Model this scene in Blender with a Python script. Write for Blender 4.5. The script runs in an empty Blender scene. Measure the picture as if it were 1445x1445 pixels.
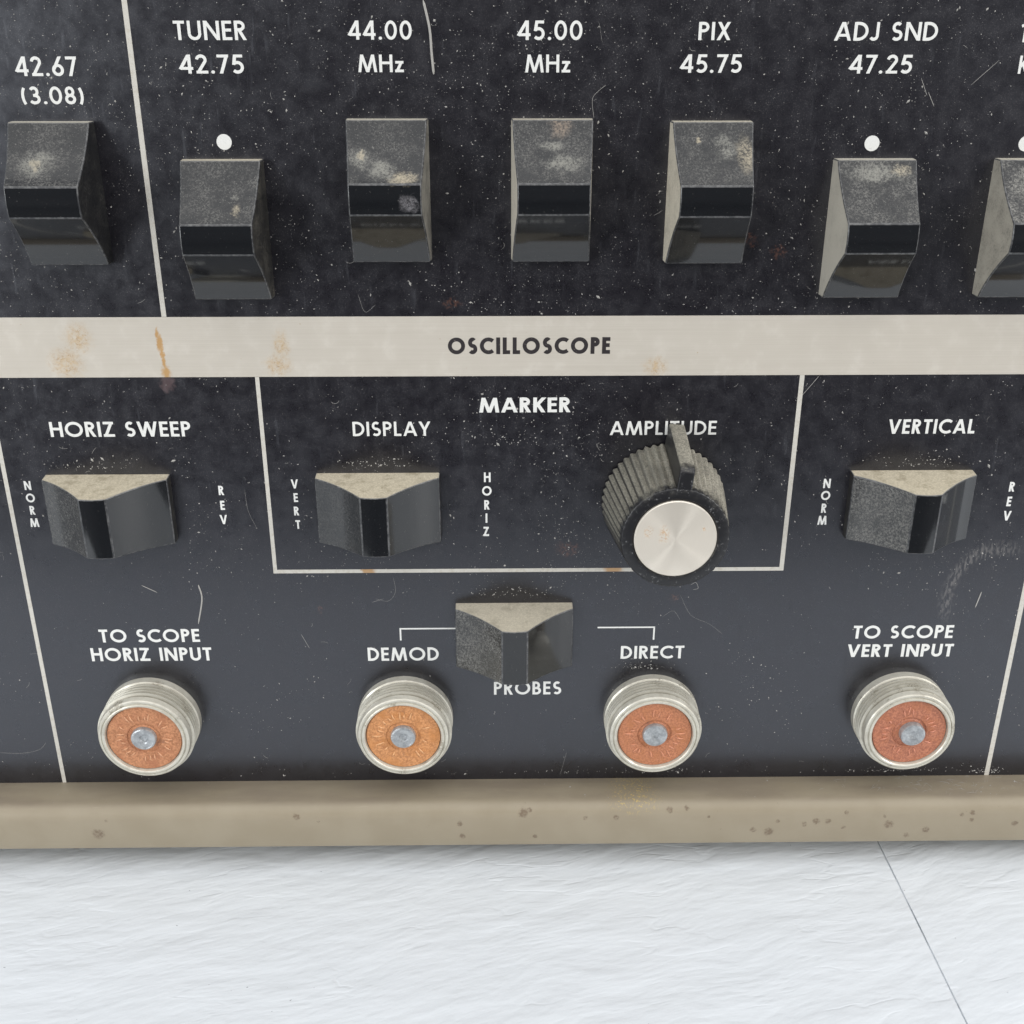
import bpy, bmesh, math, random
from mathutils import Vector, Matrix, noise

# ------------------------------------------------------------------ camera, light, exposure
S = bpy.context.scene
C = S.collection
MM = 0.001
RNG = random.Random(7)

def look(pitch, yaw, roll):
    cp, sp, cy, sy = math.cos(pitch), math.sin(pitch), math.cos(yaw), math.sin(yaw)
    f = Vector((sy*cp, cy*cp, -sp)); r = Vector((cy, -sy, 0)); u = r.cross(f)
    r2 = math.cos(roll)*r + math.sin(roll)*u; u2 = -math.sin(roll)*r + math.cos(roll)*u
    m = Matrix((r2, u2, -f)).transposed().to_4x4()
    return m
cam = bpy.data.cameras.new('camera')
cam.sensor_width = 36; cam.lens = 1610/1445*36
cam.clip_start = 0.005; cam.clip_end = 50
co = bpy.data.objects.new('camera', cam); C.objects.link(co)
mw = look(math.radians(24.0636), math.radians(0.7889), math.radians(0.0313))
mw.translation = Vector((0.134, -161.652, 50.285))*MM
co.matrix_world = mw
S.camera = co

w = bpy.data.worlds.new('World'); S.world = w; w.use_nodes = True
wt = w.node_tree; bg = wt.nodes['Background']
def wn(t, **k):
    n = wt.nodes.new(t)
    for a, v in k.items(): setattr(n, a, v)
    return n
# a bright white room: light from above and both sides, dim where the photographer stands, dim below the table
wc = wn('ShaderNodeTexCoord'); wnm = wn('ShaderNodeVectorMath', operation='NORMALIZE'); wt.links.new(wc.outputs['Generated'], wnm.inputs[0])
def wramp(val, a, b, lo, hi):
    n = wn('ShaderNodeMapRange', interpolation_type='SMOOTHSTEP'); wt.links.new(val, n.inputs[0])
    for i, v in zip((1, 2, 3, 4), (a, b, lo, hi)): n.inputs[i].default_value = v
    return n.outputs[0]
def wmath(op, a, b):
    n = wn('ShaderNodeMath', operation=op)
    for i, v in ((0, a), (1, b)):
        if hasattr(v, 'is_linked'): wt.links.new(v, n.inputs[i])
        else: n.inputs[i].default_value = v
    return n.outputs[0]
wd = wn('ShaderNodeVectorMath', operation='DOT_PRODUCT'); wt.links.new(wnm.outputs[0], wd.inputs[0]); wd.inputs[1].default_value = (0, -.995, .10)
wz = wn('ShaderNodeSeparateXYZ'); wt.links.new(wnm.outputs[0], wz.inputs[0])
front = wramp(wd.outputs['Value'], .72, .96, 1.0, .12)
wl = wmath('MULTIPLY', wmath('ADD', wramp(wz.outputs[2], -.0, .9, .76, .92), 0.0), front)
wl = wmath('MULTIPLY', wl, wramp(wz.outputs[2], -.35, .0, .15, 1.0))
bg.inputs[0].default_value = (0.95, 0.97, 1.0, 1); wt.links.new(wl, bg.inputs[1])

def area(name, loc, target, size, power, col, size_y=None):
    l = bpy.data.lights.new(name, 'AREA'); l.energy = power; l.color = col
    l.shape = 'RECTANGLE'; l.size = size; l.size_y = size_y or size
    o = bpy.data.objects.new(name, l); C.objects.link(o); o.location = loc
    d = Vector(target) - Vector(loc); o.rotation_euler = d.to_track_quat('-Z', 'Y').to_euler()
    return o
area('ceiling_light', (0.05, -0.55, 0.70), (0, -0.02, -0.04), 1.3, 5.2, (1.0, 0.985, 0.965))
area('window_light', (-0.70, -0.70, 0.08), (0, 0, -0.03), 0.26, 3.4, (0.95, 0.98, 1.0))
area('side_light', (0.80, -0.36, 0.34), (0, 0, -0.03), 0.24, 3.2, (1.0, 0.985, 0.96))
S.view_settings.view_transform = 'Standard'; S.view_settings.look = 'None'
S.view_settings.gamma = 1; S.view_settings.exposure = 0.0
S.view_settings.use_curve_mapping = False
S.render.engine = 'CYCLES'

# ------------------------------------------------------------------ measured layout, millimetres on the panel (x right, z up)
ZF = -86.0
TEXTS=[
 ('42.67',-62.95,-54.85,41.40,2.40),
 ('(3.08)',-62.80,-54.56,37.90,2.19),
 ('TUNER',-41.70,-32.32,45.79,2.32),
 ('42.75',-41.44,-32.99,41.71,2.32),
 ('44.00',-19.01,-10.75,45.84,2.30),
 ('MHz',-17.95,-11.96,41.87,2.16),
 ('45.00',3.08,11.54,45.80,2.35),
 ('MHz',4.09,10.03,41.83,2.20),
 ('PIX',26.76,30.95,45.79,2.19),
 ('45.75',24.63,32.76,41.79,2.27),
 ('ADJ SND',44.68,58.23,45.73,2.25),
 ('47.25',47.08,55.43,41.69,2.31),
 ('1',69.15,69.99,45.54,2.28),
 ('K',69.67,71.47,41.66,2.24),
 ('OSCILLOSCOPE',-6.99,16.67,3.38,2.50),
 ('MARKER',-2.50,11.07,-5.60,2.30),
 ('DISPLAY',-21.55,-9.94,-9.26,2.26),
 ('AMPLITUDE',17.12,33.15,-9.26,2.19),
 ('VERTICAL',59.18,72.30,-9.25,2.29),
 ('HORIZ SWEEP',-66.71,-45.76,-9.19,2.36),
 ('TO SCOPE',-64.58,-48.37,-44.75,2.39),
 ('HORIZ INPUT',-66.40,-46.75,-48.28,2.46),
 ('DEMOD',-21.28,-9.64,-48.56,2.48),
 ('PROBES',-0.63,10.59,-55.29,2.50),
 ('DIRECT',20.26,30.68,-48.47,2.39),
 ('TO SCOPE',58.19,74.64,-44.94,2.41),
 ('VERT INPUT',57.68,75.16,-48.44,2.38),
]
STACKS=[
 ('NORM',[ (-71.59,-17.06),(-71.50,-19.12),(-71.55,-21.20),(-71.58,-23.28) ],1.46),
 ('REV',[ (-42.24,-18.03),(-42.28,-20.52),(-42.35,-22.92) ],1.53),
 ('VERT',[ (-30.93,-17.01),(-30.91,-19.28),(-30.98,-21.54),(-30.91,-23.84) ],1.47),
 ('HORIZ',[ (-1.43,-16.06),(-1.51,-18.31),(-1.53,-20.66),(-1.61,-22.91),(-1.68,-25.19) ],1.58),
 ('NORM',[ (50.90,-17.34),(50.91,-19.36),(50.89,-21.51),(50.86,-23.57) ],1.54),
 ('REV',[ (79.69,-18.04),(79.69,-20.52),(79.79,-22.96) ],1.61),
]
LINT=[[(-9.16,50.57),(-8.44,47.2),(-8.25,44.2),(-8.04,41.59)],[(58.08,39.36),(59.12,37.56)],[(13.35,36.05),(13.09,38.48),(13.91,39.55),(14.83,40.26)],
[(-47.52,-34.29),(-47.23,-36.84),(-48.3,-41.38)],[(56.87,41.13),(57.96,38.91)],[(78.05,-36.4),(77.5,-39.26)],
[(-18.26,-37.04),(-20.11,-37.67)],[(-16.51,-33.22),(-16.28,-35.77),(-17.48,-37.43),(-19.51,-37.03)],[(29.43,-36.72),(31.38,-40.38),(34.37,-41.98),(36.83,-43.98)],
[(26.79,-40.61),(28.45,-39.57),(29.71,-41.28)],[(-84.7,-66.24),(-81.13,-66.42),(-78.02,-65.72),(-76.58,-64.28)],[(-38.65,-17.82),(-38.44,-21.38),(-37.4,-24.41)],
[(-31.89,-43.48),(-30.71,-46.15)],[(-56.51,-34.35),(-54.2,-35.64)],[(2.09,20.72),(2.89,19.25)],[(45.39,-3.35),(47.86,0.0)],
[(66.93,43.33),(63.66,40.24)],[(31.02,-34.81),(31.79,-34.43),(32.2,-35.45),(31.42,-35.7)],[(10.67,-72.0),(11.79,-66.84)],[(-19.66,12.27),(-18.78,9.7),(-17.21,10.73)],[(13.64,48.06),(14.18,45.5)]]
LINT_R=[.17,.035,.022,.12,.03,.10,.02,.014,.011,.012,.014,.012,.025,.06,.04,.03,.025,.03,.012,.014,.012]
BEZEL_SPOTS=[(-67.4,-77.6,0.76),(-33.9,-74.5,0.42),(-65.7,-74.9,0.21),(-30.2,-75.5,0.17),(-6.5,-76.1,0.42),(4.2,-74.2,0.62),(5.2,-73.7,0.31),(6.2,-78.9,0.28),(14.7,-75.2,0.31),(19.9,-75.1,0.38),(28.9,-73.9,0.38),(31.7,-73.6,0.31),(-6.1,-78.7,0.42),(35.5,-75.1,0.24),(43.2,-77.9,0.42),(45.9,-78.3,0.59),(47.3,-76.2,0.31),(51.8,-76.8,0.38),(53.8,-76.2,0.45),(55.8,-76.2,0.42),(58.8,-74.5,0.31),(58.6,-77.5,0.28),(66.2,-77.0,0.62),(65.3,-75.3,0.24),(72.7,-78.2,0.48),(69.5,-79.3,0.38),(78.4,-75.1,0.31),(80.2,-74.7,0.35),(80.2,-76.2,0.31),(87.7,-77.0,0.42)]

# ------------------------------------------------------------------ node helpers
class NT:
    def __init__(s, name):
        s.m = bpy.data.materials.new(name); s.m.use_nodes = True
        s.t = s.m.node_tree; s.b = s.t.nodes['Principled BSDF']
        s.tc = s.t.nodes.new('ShaderNodeTexCoord')
        mp = s.t.nodes.new('ShaderNodeMapping'); mp.inputs['Scale'].default_value = (1000,)*3
        s.link(s.tc.outputs['Object'], mp.inputs[0]); s.mm = mp.outputs[0]
        s.geo = s.t.nodes.new('ShaderNodeNewGeometry')
    def link(s, a, b): s.t.links.new(a, b)
    def put(s, sock, v):
        if hasattr(v, 'is_linked'): s.link(v, sock)
        else: sock.default_value = v
    def math(s, op, a, b=0.0, c=None, clamp=False):
        n = s.t.nodes.new('ShaderNodeMath'); n.operation = op; n.use_clamp = clamp
        s.put(n.inputs[0], a); s.put(n.inputs[1], b)
        if c is not None: s.put(n.inputs[2], c)
        return n.outputs[0]
    def ramp(s, v, a, b, lo=0.0, hi=1.0):
        n = s.t.nodes.new('ShaderNodeMapRange'); n.interpolation_type = 'SMOOTHSTEP'
        s.put(n.inputs['Value'], v); n.inputs['From Min'].default_value = a; n.inputs['From Max'].default_value = b
        n.inputs['To Min'].default_value = lo; n.inputs['To Max'].default_value = hi
        return n.outputs[0]
    def vec(s, op, a, b):
        n = s.t.nodes.new('ShaderNodeVectorMath'); n.operation = op
        s.put(n.inputs[0], a); s.put(n.inputs[1], b)
        return n.outputs['Value'] if op in ('DISTANCE', 'DOT_PRODUCT', 'LENGTH') else n.outputs[0]
    def noise(s, scale, vec=None, detail=3, rough=.55, dist=0, color=False):
        n = s.t.nodes.new('ShaderNodeTexNoise'); n.inputs['Scale'].default_value = scale
        n.inputs['Detail'].default_value = detail; n.inputs['Roughness'].default_value = rough
        n.inputs['Distortion'].default_value = dist
        s.link(vec or s.mm, n.inputs['Vector'])
        return n.outputs['Color'] if color else n.outputs[0]
    def scaled(s, sc, rot=(0,0,0), vec=None):
        n = s.t.nodes.new('ShaderNodeMapping'); n.inputs['Scale'].default_value = sc
        n.inputs['Rotation'].default_value = rot; s.link(vec or s.mm, n.inputs[0]); return n.outputs[0]
    def mix(s, f, a, b):
        n = s.t.nodes.new('ShaderNodeMix'); n.data_type = 'RGBA'
        s.put(n.inputs[0], f)
        for i, v in ((6, a), (7, b)):
            s.put(n.inputs[i], (*v, 1) if isinstance(v, tuple) and len(v) == 3 else v)
        return n.outputs[2]
    def up(s):
        n = s.t.nodes.new('ShaderNodeSeparateXYZ'); s.link(s.geo.outputs['Normal'], n.inputs[0]); return n.outputs[2]
    def sep(s, v):
        n = s.t.nodes.new('ShaderNodeSeparateXYZ'); s.link(v, n.inputs[0]); return n.outputs
    def bump(s, h, strength, dist_mm):
        n = s.t.nodes.new('ShaderNodeBump'); n.inputs['Strength'].default_value = strength
        n.inputs['Distance'].default_value = dist_mm*MM; s.link(h, n.inputs['Height'])
        s.link(n.outputs[0], s.b.inputs['Normal']); return n
    def set(s, **k):
        names = dict(col='Base Color', rough='Roughness', metal='Metallic', spec='Specular IOR Level', coat='Coat Weight', coatr='Coat Roughness', aniso='Anisotropic')
        for a, v in k.items():
            if isinstance(v, tuple) and len(v) == 3: v = (*v, 1)
            s.put(s.b.inputs[names[a]], v)
        return s.m
    def spot(s, x, z, r, wob, sx=1.0, sz=1.0, soft=.5):
        """irregular blot of radius r mm at (x, z) on the panel"""
        p = s.vec('ADD', s.mm, wob)
        q = s.vec('SUBTRACT', p, (x, 0, z)); q = s.vec('MULTIPLY', q, (1/(r*sx), 0, 1/(r*sz)))
        return s.ramp(s.vec('LENGTH', q, (0,0,0)), 1-soft, 1+soft*.4, 1, 0)
    def wobble(s, scale, amp):
        c = s.noise(scale, color=True, detail=4, rough=.65)
        c = s.vec('SUBTRACT', c, (.5,.5,.5)); return s.vec('MULTIPLY', c, (amp, amp, amp))
    def maxof(s, L):
        o = L[0]
        for v in L[1:]: o = s.math('MAXIMUM', o, v)
        return o

# ------------------------------------------------------------------ materials
def mat_panel():
    n = NT('black panel paint')
    big = n.noise(.05, detail=3); mid = n.noise(.35, detail=5, rough=.65); fine = n.noise(3.2, detail=3, rough=.7)
    z = n.sep(n.mm)
    haze = n.math('MULTIPLY', n.ramp(mid, .42, .75), n.ramp(big, .35, .7))
    haze = n.math('MULTIPLY', haze, n.ramp(fine, .35, .75))
    # grime gathers in the upper half of the panel
    haze = n.math('MULTIPLY', haze, n.ramp(z[2], -60, 45, .35, 1.0))
    col = n.mix(n.math('MULTIPLY', haze, .12), (.0062, .0050, .0078), (.24, .225, .23))
    # fine dust film
    vf = n.noise(7.5, detail=1.5, rough=.6)
    film = n.math('MULTIPLY', n.ramp(vf, .57, .70), n.ramp(mid, .36, .62, .25, .9))
    film = n.math('MULTIPLY', film, n.ramp(z[2], -75, -10, .35, 1.0))
    col = n.mix(n.math('MULTIPLY', film, .30), col, (.32, .29, .29))
    vf2 = n.noise(2.8, n.scaled((1, 1, .8), (0, .5, 0)), detail=4, rough=.8)
    col = n.mix(n.math('MULTIPLY', n.ramp(vf2, .54, .72), .06), col, (.30, .27, .30))
    # rusty stains and one worn smear
    wob = n.wobble(.9, 2.6)
    rust = n.maxof([n.spot(-6.4, 10.9, 1.2, wob, 1.2, .7), n.spot(11.0, -28.4, 1.5, wob, 1.3, .8), n.spot(36, 19.7, .9, wob), n.spot(28.6, -37.2, .8, wob), n.spot(40, 18.2, 1.1, wob), n.spot(-28.5, -39, .5, wob)])
    rust = n.math('MULTIPLY', rust, n.ramp(n.noise(2.2, detail=3), .42, .62))
    col = n.mix(n.math('MULTIPLY', rust, .75), col, (.10, .045, .03))
    drip = n.spot(-48.4, -.9, 1.1, wob, 1.0, 1.3)
    col = n.mix(n.math('MULTIPLY', drip, .6), col, (.13, .085, .085))
    # ring smear of an old cup or thumb at the right
    q = n.vec('SUBTRACT', n.vec('ADD', n.mm, n.wobble(.6, 2.2)), (79.5, 0, -37.5)); q = n.vec('MULTIPLY', q, (1/7.0, 0, 1/9.0))
    rr = n.vec('LENGTH', q, (0,0,0)); ring = n.math('MULTIPLY', n.ramp(rr, .78, .95), n.ramp(rr, 1.0, 1.2, 1, 0))
    sq = n.sep(q); ring = n.math('MULTIPLY', ring, n.ramp(n.math('SUBTRACT', sq[2], sq[0]), .2, .9))
    ring = n.math('MULTIPLY', ring, n.ramp(n.noise(2.5, n.scaled((1, 1, .35), (0, .6, 0)), detail=3), .42, .62))
    col = n.mix(n.math('MULTIPLY', ring, .38), col, (.26, .24, .22))
    # light rub marks
    rub = n.ramp(n.noise(.5, n.scaled((2.2, 1, .25), (0, .5, 0)), detail=4), .60, .72)
    rough = n.math('ADD', n.ramp(mid, .3, .7, .26, .36), n.math('MULTIPLY', rub, .12))
    h = n.math('ADD', n.math('MULTIPLY', n.noise(9, detail=2), .5), n.math('MULTIPLY', fine, .5))
    n.bump(h, .08, .03)
    n.b.inputs['Specular Tint'].default_value = (.88, .92, 1.0, 1)
    n.b.inputs['IOR'].default_value = 1.57
    return n.set(col=col, rough=rough, spec=1.0)

def mat_strip():
    n = NT('bare brushed metal')
    st = n.noise(1.0, n.scaled((.03, 1, 5)), detail=4, rough=.7)
    mott = n.noise(.35, detail=4, rough=.6)
    col = n.mix(n.ramp(st, .3, .7), (.57, .525, .455), (.605, .56, .49))
    col = n.mix(n.ramp(mott, .5, .75, 0, .25), col, (.74, .70, .63))
    wob = n.wobble(1.1, 2.4)
    s = [n.spot(-60.4, 5.9, 2.3, wob, .9, 1.0, .9), n.spot(-62.6, 2.2, 2.5, wob, 1.0, 1.0, .9), n.spot(-31.2, 4.8, 1.7, wob, .7, 1.3, .9), n.spot(-31.8, 1.8, 2.0, wob, 1.0, .8, .9), n.spot(23.4, 1.4, 1.8, wob, 1.0, .8, .9)]
    sp = n.math('MULTIPLY', n.maxof(s), n.ramp(n.noise(1.6, detail=5, rough=.7), .36, .62, .2, 1))
    col = n.mix(n.math('MULTIPLY', sp, .75), col, (.56, .40, .22))
    vein = n.ramp(n.math('ABSOLUTE', n.math('SUBTRACT', n.noise(.9, detail=4, rough=.6, dist=.8), .5)), 0, .018, 1, 0)
    col = n.mix(n.math('MULTIPLY', n.math('MULTIPLY', vein, n.maxof(s)), .8), col, (.36, .20, .08))
    wob2 = n.wobble(1.6, 1.1)
    d = n.maxof([n.spot(-48.95, 6.6, .42, wob2, .7, 2.6, .7), n.spot(-48.75, 5.2, .55, wob2, .8, 2.8, .6), n.spot(-48.55, 3.6, .42, wob2, .8, 3.2, .6), n.spot(-48.45, 2.2, .40, wob2, .8, 3.0, .6), n.spot(-48.3, .7, .72, wob2, 1.0, 1.7, .6)])
    col = n.mix(n.math('MULTIPLY', d, .85), col, (.50, .27, .075))
    pin = n.ramp(n.noise(1.3, detail=2), .74, .78)
    col = n.mix(n.math('MULTIPLY', pin, .6), col, (.42, .28, .14))
    n.bump(st, .05, .02)
    return n.set(col=col, rough=n.ramp(mott, .3, .7, .36, .5), metal=.08)

def mat_line():
    n = NT('ivory panel line')
    col = n.mix(n.ramp(n.noise(1.2, detail=4, rough=.7), .45, .75), (.60, .575, .52), (.50, .46, .39))
    wob = n.wobble(1.2, 1.6)
    rust = n.maxof([n.spot(-20.4, -32.1, 1.2, wob), n.spot(18.4, -32.1, 1.6, wob)])
    col = n.mix(n.math('MULTIPLY', rust, .8), col, (.45, .24, .08))
    return n.set(col=col, rough=.5)

def mat_letter(name, a, b, chip):
    n = NT(name)
    col = n.mix(n.ramp(n.noise(2.6, detail=4, rough=.75), .62, .70, 0, chip), a, b)
    return n.set(col=col, rough=.5)

def rand_vec(n, amp=60):
    oi = n.t.nodes.new('ShaderNodeObjectInfo')
    cx = n.t.nodes.new('ShaderNodeCombineXYZ')
    for i, k in enumerate((1.0, 1.7, 2.9)):
        n.link(n.math('MULTIPLY', oi.outputs['Random'], amp*k), cx.inputs[i])
    return oi, n.vec('ADD', n.mm, cx.outputs[0])

def mat_switch_face(spots=(), veil_amt=.22):
    """glossy black; dust film on faces that look up, and blots (x, u, radius, sx, sz, kind) of its own"""
    n = NT('glossy black plastic with dust')
    oi, v = rand_vec(n); oc = n.sep(oi.outputs['Color'])
    up = n.up()
    patch = n.noise(.30, v, detail=6, rough=.72); fine = n.noise(3.4, v, detail=4, rough=.85); grit = n.noise(5, v, detail=1)
    veil = n.math('MULTIPLY', n.ramp(up, .15, .6), n.math('MULTIPLY', n.ramp(patch, .38, .62, .10, 1.0), n.ramp(fine, .44, .62, .05, 1.0)))
    veil = n.math('MULTIPLY', veil, 1.7*veil_amt)
    streak = n.ramp(n.noise(1.0, n.scaled((2.4, 1, .7), (0, 0, 0), n.scaled((1, 1, 1), (0, .7, 0), v)), detail=5, rough=.7), .60, .70)
    veil = n.math('MAXIMUM', veil, n.math('MULTIPLY', n.math('MULTIPLY', n.math('MULTIPLY', streak, n.ramp(fine, .4, .6)), n.ramp(up, .2, .6)), .5))
    dots = n.math('MULTIPLY', n.ramp(n.noise(4.2, v, detail=2, rough=.6), .62, .70), n.math('MULTIPLY', n.ramp(up, .2, .6), .42))
    veil = n.math('MAXIMUM', veil, dots)
    lf = n.math('MULTIPLY', oc[1], n.math('MULTIPLY', n.ramp(patch, .30, .62, .35, 1), n.ramp(fine, .36, .74)))
    nx = n.sep(n.geo.outputs['Normal'])[0]
    lf = n.math('MULTIPLY', n.math('MULTIPLY', lf, .75), n.ramp(nx, -.5, -.2, 1, .02))
    cov = n.math('MAXIMUM', veil, lf)
    col = n.mix(cov, (.0095, .0105, .0125), (.31, .30, .275))
    wob = n.vec('ADD', n.wobble(.6, 2.4), n.wobble(2.6, 1.1))
    rough = n.math('ADD', n.ramp(fine, .3, .8, .055, .11), n.math('MULTIPLY', cov, .9))
    tone = {'cream': (.44, .385, .285), 'grey': (.27, .265, .235), 'rust': (.30, .235, .18), 'drop': (.22, .21, .22)}
    for x, u, r, sx, sz, kind in spots:
        m = n.math('MULTIPLY', n.spot(x, u, r, wob, sx, sz, .7), n.ramp(n.math('ADD', n.math('MULTIPLY', fine, .6), n.math('MULTIPLY', patch, .4)), .40, .58, .06, .9))
        col = n.mix(m, col, tone[kind]); rough = n.math('MAXIMUM', rough, n.math('MULTIPLY', m, .8 if kind != 'drop' else .3))
    sp = n.math('MULTIPLY', n.ramp(grit, .74, .80), .40)
    col = n.mix(sp, col, (.42, .40, .36))
    n.bump(n.math('ADD', n.math('MULTIPLY', cov, fine), n.math('MULTIPLY', sp, .5)), .22, .05)
    return n.set(col=col, rough=rough, spec=n.ramp(up, -.1, .3, .80, .45))

def mat_switch_side():
    n = NT('black plastic edge under dust')
    oi, v = rand_vec(n); oc = n.sep(oi.outputs['Color'])
    up = n.up()
    fine = n.noise(3.5, v, detail=3, rough=.8); patch = n.noise(.4, v, detail=4)
    cov = n.math('MAXIMUM', n.ramp(up, .35, .75), oc[0])
    gate = n.math('SUBTRACT', 1.25, n.math('MULTIPLY', n.math('ADD', n.math('MULTIPLY', fine, .75), n.math('MULTIPLY', patch, .35)), 1.0))
    g = n.t.nodes.new('ShaderNodeMapRange'); g.interpolation_type = 'SMOOTHSTEP'
    n.link(n.math('SUBTRACT', n.math('ADD', cov, gate), 1.0), g.inputs[0]); g.inputs[1].default_value = -.15; g.inputs[2].default_value = .45
    cov = n.math('MULTIPLY', g.outputs[0], n.math('MAXIMUM', n.ramp(up, .4, .7), n.math('ADD', n.math('MULTIPLY', oc[0], 1.1), .03)))
    dc = n.mix(n.ramp(fine, .35, .7), (.46, .405, .30), (.65, .585, .45))
    dc = n.mix(n.ramp(n.noise(.45, v, detail=6, rough=.75), .47, .68, 0, .85), dc, (.33, .285, .20))
    dc = n.mix(oc[2], dc, (.47, .455, .41))
    col = n.mix(cov, (.012, .012, .013), dc)
    n.bump(fine, .5, .08)
    return n.set(col=col, rough=n.math('ADD', .3, n.math('MULTIPLY', cov, .6)))

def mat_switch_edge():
    n = NT('plastic edge with painted highlight')
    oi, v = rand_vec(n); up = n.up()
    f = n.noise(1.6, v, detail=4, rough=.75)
    col = n.mix(n.ramp(f, .42, .62), (.02, .021, .024), (.105, .105, .105))  # bright edge highlights painted as broken paler grey on the bevels
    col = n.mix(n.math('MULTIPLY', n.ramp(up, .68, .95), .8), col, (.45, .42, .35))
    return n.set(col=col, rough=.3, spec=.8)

def mat_knob():
    n = NT('dusty fluted black plastic')
    up = n.up(); fine = n.noise(4, detail=3, rough=.8); patch = n.noise(.25, detail=4)
    y = n.sep(n.mm)[1]
    cov = n.math('MULTIPLY', n.ramp(up, .0, .72), n.ramp(patch, .25, .6, .6, 1.0))
    cov = n.math('MULTIPLY', cov, n.ramp(fine, .28, .64, .25, 1))
    worn = n.math('ADD', y, n.math('MULTIPLY', n.math('SUBTRACT', n.noise(.7, detail=4, rough=.7), .5), 6.0))
    cov = n.math('MULTIPLY', cov, n.ramp(worn, -14.2, -11.4))
    xs = n.sep(n.mm)[0]
    col = n.mix(cov, (.012, .012, .014), n.mix(n.ramp(xs, -6, 6), (.29, .275, .225), (.47, .44, .36)))
    edge = n.math('MULTIPLY', n.ramp(y, -13.6, -13.95), n.ramp(n.noise(1.6, detail=4, rough=.75), .58, .70))
    col = n.mix(n.math('MULTIPLY', edge, .30), col, (.5, .5, .5))
    n.bump(n.math('MULTIPLY', fine, n.math('ADD', cov, .08)), .5, .07)
    return n.set(col=col, rough=n.math('ADD', .34, n.math('MULTIPLY', cov, .6)))

def mat_cap():
    n = NT('spun aluminium')
    t = n.t.nodes.new('ShaderNodeTangent'); t.direction_type = 'RADIAL'; t.axis = 'Y'
    n.link(t.outputs[0], n.b.inputs['Tangent'])
    r = n.vec('LENGTH', n.vec('MULTIPLY', n.mm, (1, 0, 1)), (0,0,0))
    cx = n.t.nodes.new('ShaderNodeCombineXYZ'); n.link(r, cx.inputs[0])
    g = n.noise(14, cx.outputs[0], detail=2)
    col = n.mix(n.ramp(g, .3, .7), (.83, .765, .665), (.89, .825, .725))
    wob = n.wobble(1.2, 1.5)
    st = n.maxof([n.spot(-3.9, 1.3, .8, wob, .8, 1.2, .8), n.spot(-1.7, .9, 1.0, wob, .8, 1.5, .8), n.spot(4.0, 1.7, .25, wob)])
    st = n.math('MULTIPLY', st, n.ramp(n.noise(3, detail=4), .42, .6))
    col = n.mix(n.math('MULTIPLY', st, .8), col, (.50, .30, .14))
    n.bump(g, .10, .02)
    return n.set(col=col, rough=.30, metal=n.math('SUBTRACT', .52, n.math('MULTIPLY', st, .5)), aniso=.93)

def mat_nickel():
    n = NT('dull nickel plating')
    oi, v = rand_vec(n)
    a = n.noise(.5, v, detail=5, rough=.65); f = n.noise(4, v, detail=3, rough=.7)
    col = n.mix(n.ramp(a, .35, .7), (.66, .635, .55), (.55, .52, .44))
    grime = n.math('MULTIPLY', n.ramp(n.noise(.33, v, detail=4), .56, .70), n.ramp(f, .4, .6))
    col = n.mix(n.math('MULTIPLY', grime, .7), col, (.16, .13, .08))
    rr = n.vec('LENGTH', n.vec('MULTIPLY', n.mm, (1, 0, 1)), (0,0,0)); yy = n.sep(n.mm)[1]
    root_tone = n.math('MULTIPLY', n.ramp(rr, 7.3, 7.65, 1, 0), n.math('MULTIPLY', n.ramp(yy, -5.1, -4.95), n.ramp(yy, -1.7, -1.5, 1, 0)))  # thread roots coloured darker than the crests
    root_tone = n.math('MULTIPLY', root_tone, n.ramp(a, .3, .55, .35, 1))
    col = n.mix(n.math('MULTIPLY', root_tone, .8), col, (.17, .145, .10)); grime = n.math('MAXIMUM', grime, root_tone)
    dusty = n.math('MULTIPLY', n.ramp(n.up(), .1, .8), n.ramp(f, .25, .6))
    metal = n.math('SUBTRACT', .85, n.math('MULTIPLY', n.math('MAXIMUM', grime, dusty), .55))
    n.bump(f, .15, .03)
    return n.set(col=col, rough=n.ramp(a, .3, .7, .30, .45), metal=n.math('MULTIPLY', metal, .62))

def mat_fibre(name, c1, c2, c3):
    n = NT(name)
    oi, v = rand_vec(n)
    a = n.noise(.35, v, detail=4, rough=.6); f = n.noise(3.0, v, detail=4, rough=.75)
    col = n.mix(n.ramp(f, .36, .64), tuple(x*.82 for x in c1), tuple(min(1, x*1.12) for x in c2))
    col = n.mix(n.ramp(a, .45, .7, 0, .7), col, c3)
    dk = n.math('MULTIPLY', n.ramp(n.noise(.45, v, detail=4, dist=.5), .66, .74), n.ramp(f, .35, .6))
    col = n.mix(n.math('MULTIPLY', dk, .7), col, (.07, .035, .04))
    n.bump(f, .55, .10)
    return n.set(col=col, rough=.42, spec=.45)

def mat_pin():
    n = NT('tinned contact')
    oi, v = rand_vec(n)
    a = n.noise(1.2, v, detail=4, rough=.7)
    col = n.mix(n.ramp(a, .35, .65), (.50, .52, .53), (.33, .345, .36))
    n.bump(a, .6, .12)
    return n.set(col=col, rough=.34, metal=.55)

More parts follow.
